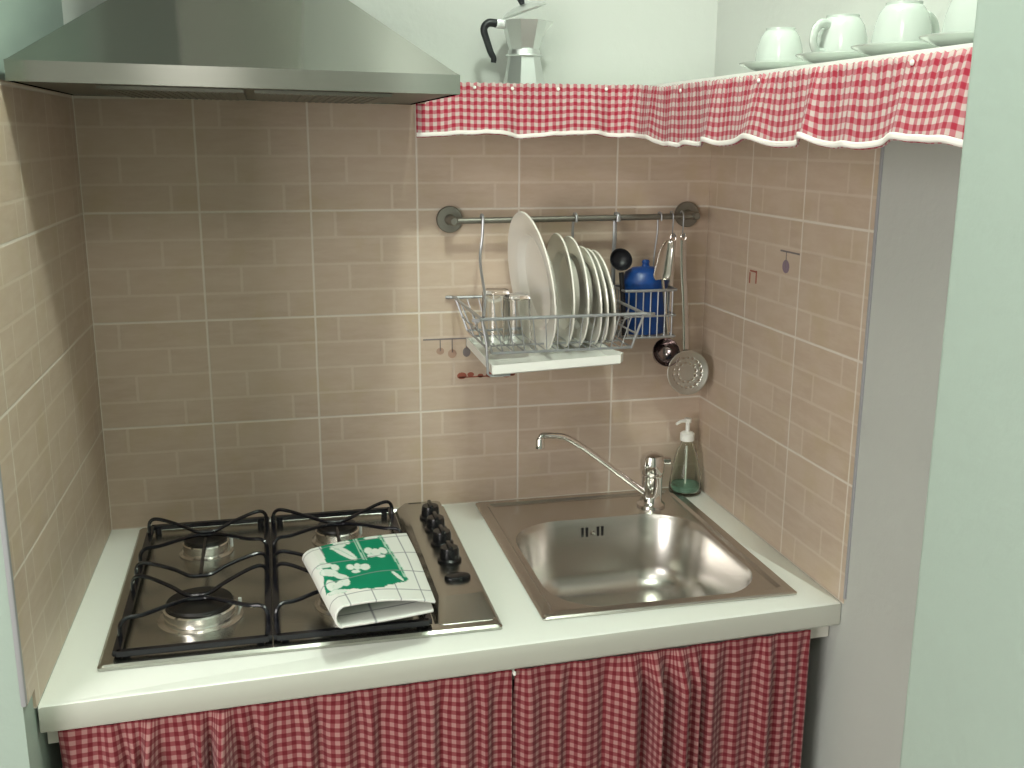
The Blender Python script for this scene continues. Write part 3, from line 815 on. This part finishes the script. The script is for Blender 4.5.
# ------------------------------------------------------------------ caddy with utensils, hung at the right of the rail
cb = thing('caddy_basket', (1.025, -.085, .354), 'small wire utensil basket hung from the rail, right of the plates', 'basket')
cx0, cx1, cy0, cy1, cz0, cz1 = .982, 1.088, -.118, -.040, .356, .448
b = MB()
for z, r in ((cz1, w * 1.2), (.398, w * .8), (cz0, w)):
    b.tube(smooth([(cx0 + .01, cy1, z), (cx1 - .01, cy1, z), (cx1, cy1 - .01, z), (cx1, cy0 + .01, z), (cx1 - .01, cy0, z), (cx0 + .01, cy0, z), (cx0, cy0 + .01, z), (cx0, cy1 - .01, z)], 3, True), r, 8, True)
for i in range(7):
    x = cx0 + .008 + (cx1 - cx0 - .016) * i / 6
    b.tube([(x, cy0, cz1), (x, cy0, cz0), (x, cy1, cz0), (x, cy1, cz1)], w * .6, 6)
for y in (-.06, -.08, -.10):
    b.tube([(cx0, y, cz1), (cx0, y, cz0), (cx1, y, cz0), (cx1, y, cz1)], w * .6, 6)
b.build('basket_wires', M['wire'], cb)
for x, col in ((.985, 0), (1.074, 1)):
    h = MB()
    x2 = x if col == 0 else 1.070
    L = [(x, RY - .010, RZ - .006), (x, RY - .0095, RZ + .006), (x, RY, RZ + .0100), (x, RY + .0100, RZ + .004), (x, RY + .0105, RZ - .03), (x2, cy1 + .004, cz1 + .05), (x2, cy1 + .002, cz1 - .002)]
    h.tube(smooth(L, 5), .0042 if col == 0 else .0018, 8, flat=.5 if col == 0 else 1.); h.build('hook', M['wire'], cb)
# blue container inside
bc = thing('blue_canister', (1.040, -.082, .359), 'blue plastic canister with domed lid and knob in the wire basket', 'canister')
mt = Matrix.Translation((1.037, -.079, .3590)) @ Matrix.Diagonal((1.36, 1., .93, 1.))
b = MB(); b.lathe([(0, 0), (.030, 0), (.0325, .004), (.0335, .098), (.0345, .101), (.0345, .106), (0, .106)], 28, mt); b.build('canister_body', M['blue'], bc)
b = MB(); b.lathe([(0, .1062), (.0358, .1062), (.0362, .112), (.034, .117), (.030, .130), (.020, .139), (.006, .1415), (.0048, .147), (.0060, .150), (.0045, .155), (0, .156)], 28, mt); b.build('canister_lid', M['blue'], bc)
# dark things standing beside it
b = thing('nylon_ladle', (.998, -.100, .358), 'black nylon ladle standing in the basket left of the blue canister', 'ladle')
k = MB(); k.tube(smooth([(.988, -.105, .3600), (.984, -.104, .42), (.981, -.096, .482)], 6), [.0050] * 13, 8); k.build('handle', M['black_nylon'], b)
k = MB(); mt = Matrix.Translation((.979, -.094, .505)) @ Matrix.Rotation(math.radians(65), 4, 'X')
k.lathe([(0, -.012), (.012, -.010), (.020, -.003), (.0225, .006), (.0212, .006), (.019, -.001), (.011, -.008), (0, -.010)], 24, mt); k.build('bowl', M['black_nylon'], b)
b = thing('steel_server', (1.077, -.104, .358), 'polished steel serving spoon standing head up in the basket beside the blue canister', 'spoon')
k = MB(); k.tube([(1.074, -.1150, .3600), (1.066, -.1155, .42), (1.056, -.120, .477)], .0030, 8, flat=.6); k.build('handle', M['utensil'], b)
k = MB()
rows = []
for i in range(15):
    t = i / 14; wd = (.0205 - .0075 * t) * min(1., (t + .06) * 6, (1.04 - t) * 5) ** .5; row = []
    for j in range(9):
        s_ = j / 8 * 2 - 1
        row.append((1.053 + .010 * t + s_ * wd, -.121 - .006 * (s_ * s_) - .004 * t, .469 + .076 * t))
    rows.append(row)
k.sheet(rows); k.build('bowl', M['utensil'], b, solid=.0012)

# hanging ladle and skimmer at the end of the rail
def hookobj(x, label):
    h = MB()
    L = [(x, RY + .0070, RZ + .002), (x, RY + .006, RZ + .0088), (x, RY, RZ + .0115), (x, RY - .0092, RZ + .005), (x, RY - .0098, RZ - .018), (x + .001, RY - .006, RZ - .034), (x, RY - .014, RZ - .038), (x, RY - .019, RZ - .030)]
    h.tube(smooth(L, 5), .0014, 8)
    return tag(h.build('s_hook', M['wire'], None, loc=(x, RY, RZ)), label, 'hook', 'hooks on the rail')
hookobj(1.0985, 'steel hook holding the ladle on the right part of the rail')
hookobj(1.1200, 'steel hook holding the skimmer, nearest the right end of the rail')
def hung(name, x, ztop, zhead, xh, yh, label):
    t = thing(name, (xh, yh, zhead), label, 'ladle' if name == 'soup_ladle' else 'skimmer')
    y = RY - .0135
    k = MB()
    pts = smooth([(x, y, ztop - .010), (x + (xh - x) * .25, y + .001, ztop - .07), (x + (xh - x) * .6, (y + yh) / 2, ztop - .145), (xh, yh + .004, zhead + .036)], 6)
    k.tube(pts, .0066, 10, flat=.3)
    k.tube([(x + .0055 * math.cos(a), y, ztop - .005 + .0075 * math.sin(a)) for a in [2 * PI * i / 14 for i in range(14)]], .0014, 6, True)
    k.build('handle', M['utensil'], t)
    return t
t = hung('soup_ladle', 1.0985, RZ - .034, .314, 1.092, -.070, 'dark reflecting steel ladle hanging behind the skimmer')
k = MB(); mt = Matrix.Translation((1.090, -.066, .312)) @ Matrix.Rotation(math.radians(68), 4, 'X')
k.lathe([(0, -.022), (.014, -.019), (.025, -.008), (.0295, .008), (.0283, .008), (.0238, -.006), (.013, -.0165), (0, -.0195)], 32, mt); k.build('bowl', M['ladle'], t)
t = hung('skimmer', 1.1200, RZ - .034, .276, 1.133, -.074, 'round perforated steel skimmer hanging near the corner')
k = MB(); mt = Matrix.Translation((1.134, -.082, .273)) @ Matrix.Scale(1.07, 4) @ Matrix.Rotation(math.radians(82), 4, 'X')
# perforated dish: polar sheet with holes left out
rings, seg = 16, 72
vs = [[k.bm.verts.new(mt @ Vector((r * math.cos(2 * PI * i / seg), r * math.sin(2 * PI * i / seg), -.006 + .008 * (r / .042) ** 2))) for i in range(seg)] for r in [.002 + .040 * q / rings for q in range(rings + 1)]]
for q in range(rings):
    for i in range(seg):
        n_h = (8, 12, 18, 24)[min(3, q // 4)] if q < 14 else 0
        hole = n_h and (q % 4) == 2 and ((i * n_h) // (seg // 2)) % 2 == 0 and q > 2
        if not hole: k.bm.faces.new((vs[q][i], vs[q][(i + 1) % seg], vs[q + 1][(i + 1) % seg], vs[q + 1][i]))
k.bm.faces.new(vs[0])
k.build('strainer', M['strainer'], t, solid=.001, smooth=60)

# ------------------------------------------------------------------ curtains below the worktop
def yline(x): return -.640 + (x / 1.2) * .046
def curtain(xa, xb, label, seed, bunch):
    rn = random.Random(seed); p = [rn.uniform(0, 6.28) for _ in range(6)]
    W_ = xb - xa; ns_, nt_ = 360, 40
    P, UV = [], []; us = 0.; prev = None
    def pt(u, t):
        x = xa + W_ * u
        g = .5 * math.sin(x * 2 * PI / .048 + p[0] + 1.3 * math.sin(x * 11 + p[3])) + .3 * math.sin(x * 2 * PI / .083 + p[1] + math.sin(x * 7)) + .2 * math.sin(x * 2 * PI / .029 + p[2])
        k = 0.; dx = 0.
        for c_, w_, a_ in bunch:
            e = math.exp(-((x - c_) / w_) ** 2)
            k -= a_ * e * (.75 + .75 * math.sin((x - c_) * 2 * PI / (w_ * .9)))
        amp = .0025 + .0095 * min(1, t * 14)
        y = yline(x) - .001 + amp * g + min(1., t * 14) * k
        xx = x + .004 * min(1, t * 14) * math.cos(x * 2 * PI / .083 + p[1]) * (1 if 0 < u < 1 else 0)
        z = T - .0035 + (-.012 + .018 * (x / 1.2)) * 0 - (.80 - .004 * math.sin(x * 40)) * t
        return Vector((xx, min(y, yline(x) + .0085), z))
    for i in range(ns_ + 1):
        u = i / ns_; mid = pt(u, .5)
        if prev is not None: us += (mid - prev).length
        prev = mid
        P.append([pt(u, (j / nt_) ** 1.4) for j in range(nt_ + 1)])
        UV.append([(us, -.80 * (j / nt_) ** 1.4) for j in range(nt_ + 1)])
    b = MB(); b.sheet(P, UV)
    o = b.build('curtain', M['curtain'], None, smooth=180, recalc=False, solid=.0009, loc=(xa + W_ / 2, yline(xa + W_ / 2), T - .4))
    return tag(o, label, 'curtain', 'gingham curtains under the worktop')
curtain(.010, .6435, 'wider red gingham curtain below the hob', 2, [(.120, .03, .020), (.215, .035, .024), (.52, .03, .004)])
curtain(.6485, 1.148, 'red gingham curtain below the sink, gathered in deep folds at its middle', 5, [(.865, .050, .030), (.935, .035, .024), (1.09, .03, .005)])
cr = thing('curtain_wire', (.6, -.60, T - .012), 'white stretched wire with hook carrying the gingham curtains', 'curtain wire')
b = MB(); b.tube([(.0, -.6235, T - .008), (1.190, -.5778, T - .008)], .0020, 8); b.build('wire', M['white_plastic'], cr)
b = MB(); b.tube(smooth([(.646, -.5985, T - .006), (.646, yline(.646) + .008, T - .005), (.646, yline(.646) - .006, T - .009), (.646, yline(.646) - .007, T - .004)], 4), .0022, 8); b.build('centre_hook', M['white_plastic'], cr)

# ------------------------------------------------------------------ light
def lamp(name, loc, power, r, col):
    l = bpy.data.lights.new(name, 'POINT'); l.energy = power; l.shadow_soft_size = r; l.color = col
    o = bpy.data.objects.new(name, l); o.location = loc; COL.objects.link(o); return o
lamp('ceiling_lamp', (.68, -1.02, 1.70), 27., .055, (.90, 1., .88))
lamp('ceiling_lamp_far', (.12, -2.25, 1.62), 14., .16, (1., .97, .90))
al = bpy.data.lights.new('area_fill', 'AREA'); al.shape = 'RECTANGLE'; al.size = 1.3; al.size_y = 1.5; al.energy = 47.; al.color = (1., .95, .92)  # added soft fill from the left, no window is built there
ao = bpy.data.objects.new('area_fill', al); COL.objects.link(ao)
ao.location = (-1.45, -2.55, .60)
ao.rotation_euler = (Vector((.9, -.5, .3)) - ao.location).to_track_quat('-Z', 'Y').to_euler()
w_ = bpy.data.worlds.new('world'); S.world = w_; w_.use_nodes = True
w_.node_tree.nodes['Background'].inputs[0].default_value = (.6, .65, .62, 1); w_.node_tree.nodes['Background'].inputs[1].default_value = .1

vs_ = S.view_settings
S.display_settings.display_device = 'sRGB'
vs_.view_transform = 'Standard'; vs_.look = 'None'; vs_.gamma = 1.; vs_.exposure = .30
vs_.use_curve_mapping = False
S.cycles.max_bounces = 10; S.cycles.transmission_bounces = 8; S.cycles.caustics_reflective = False
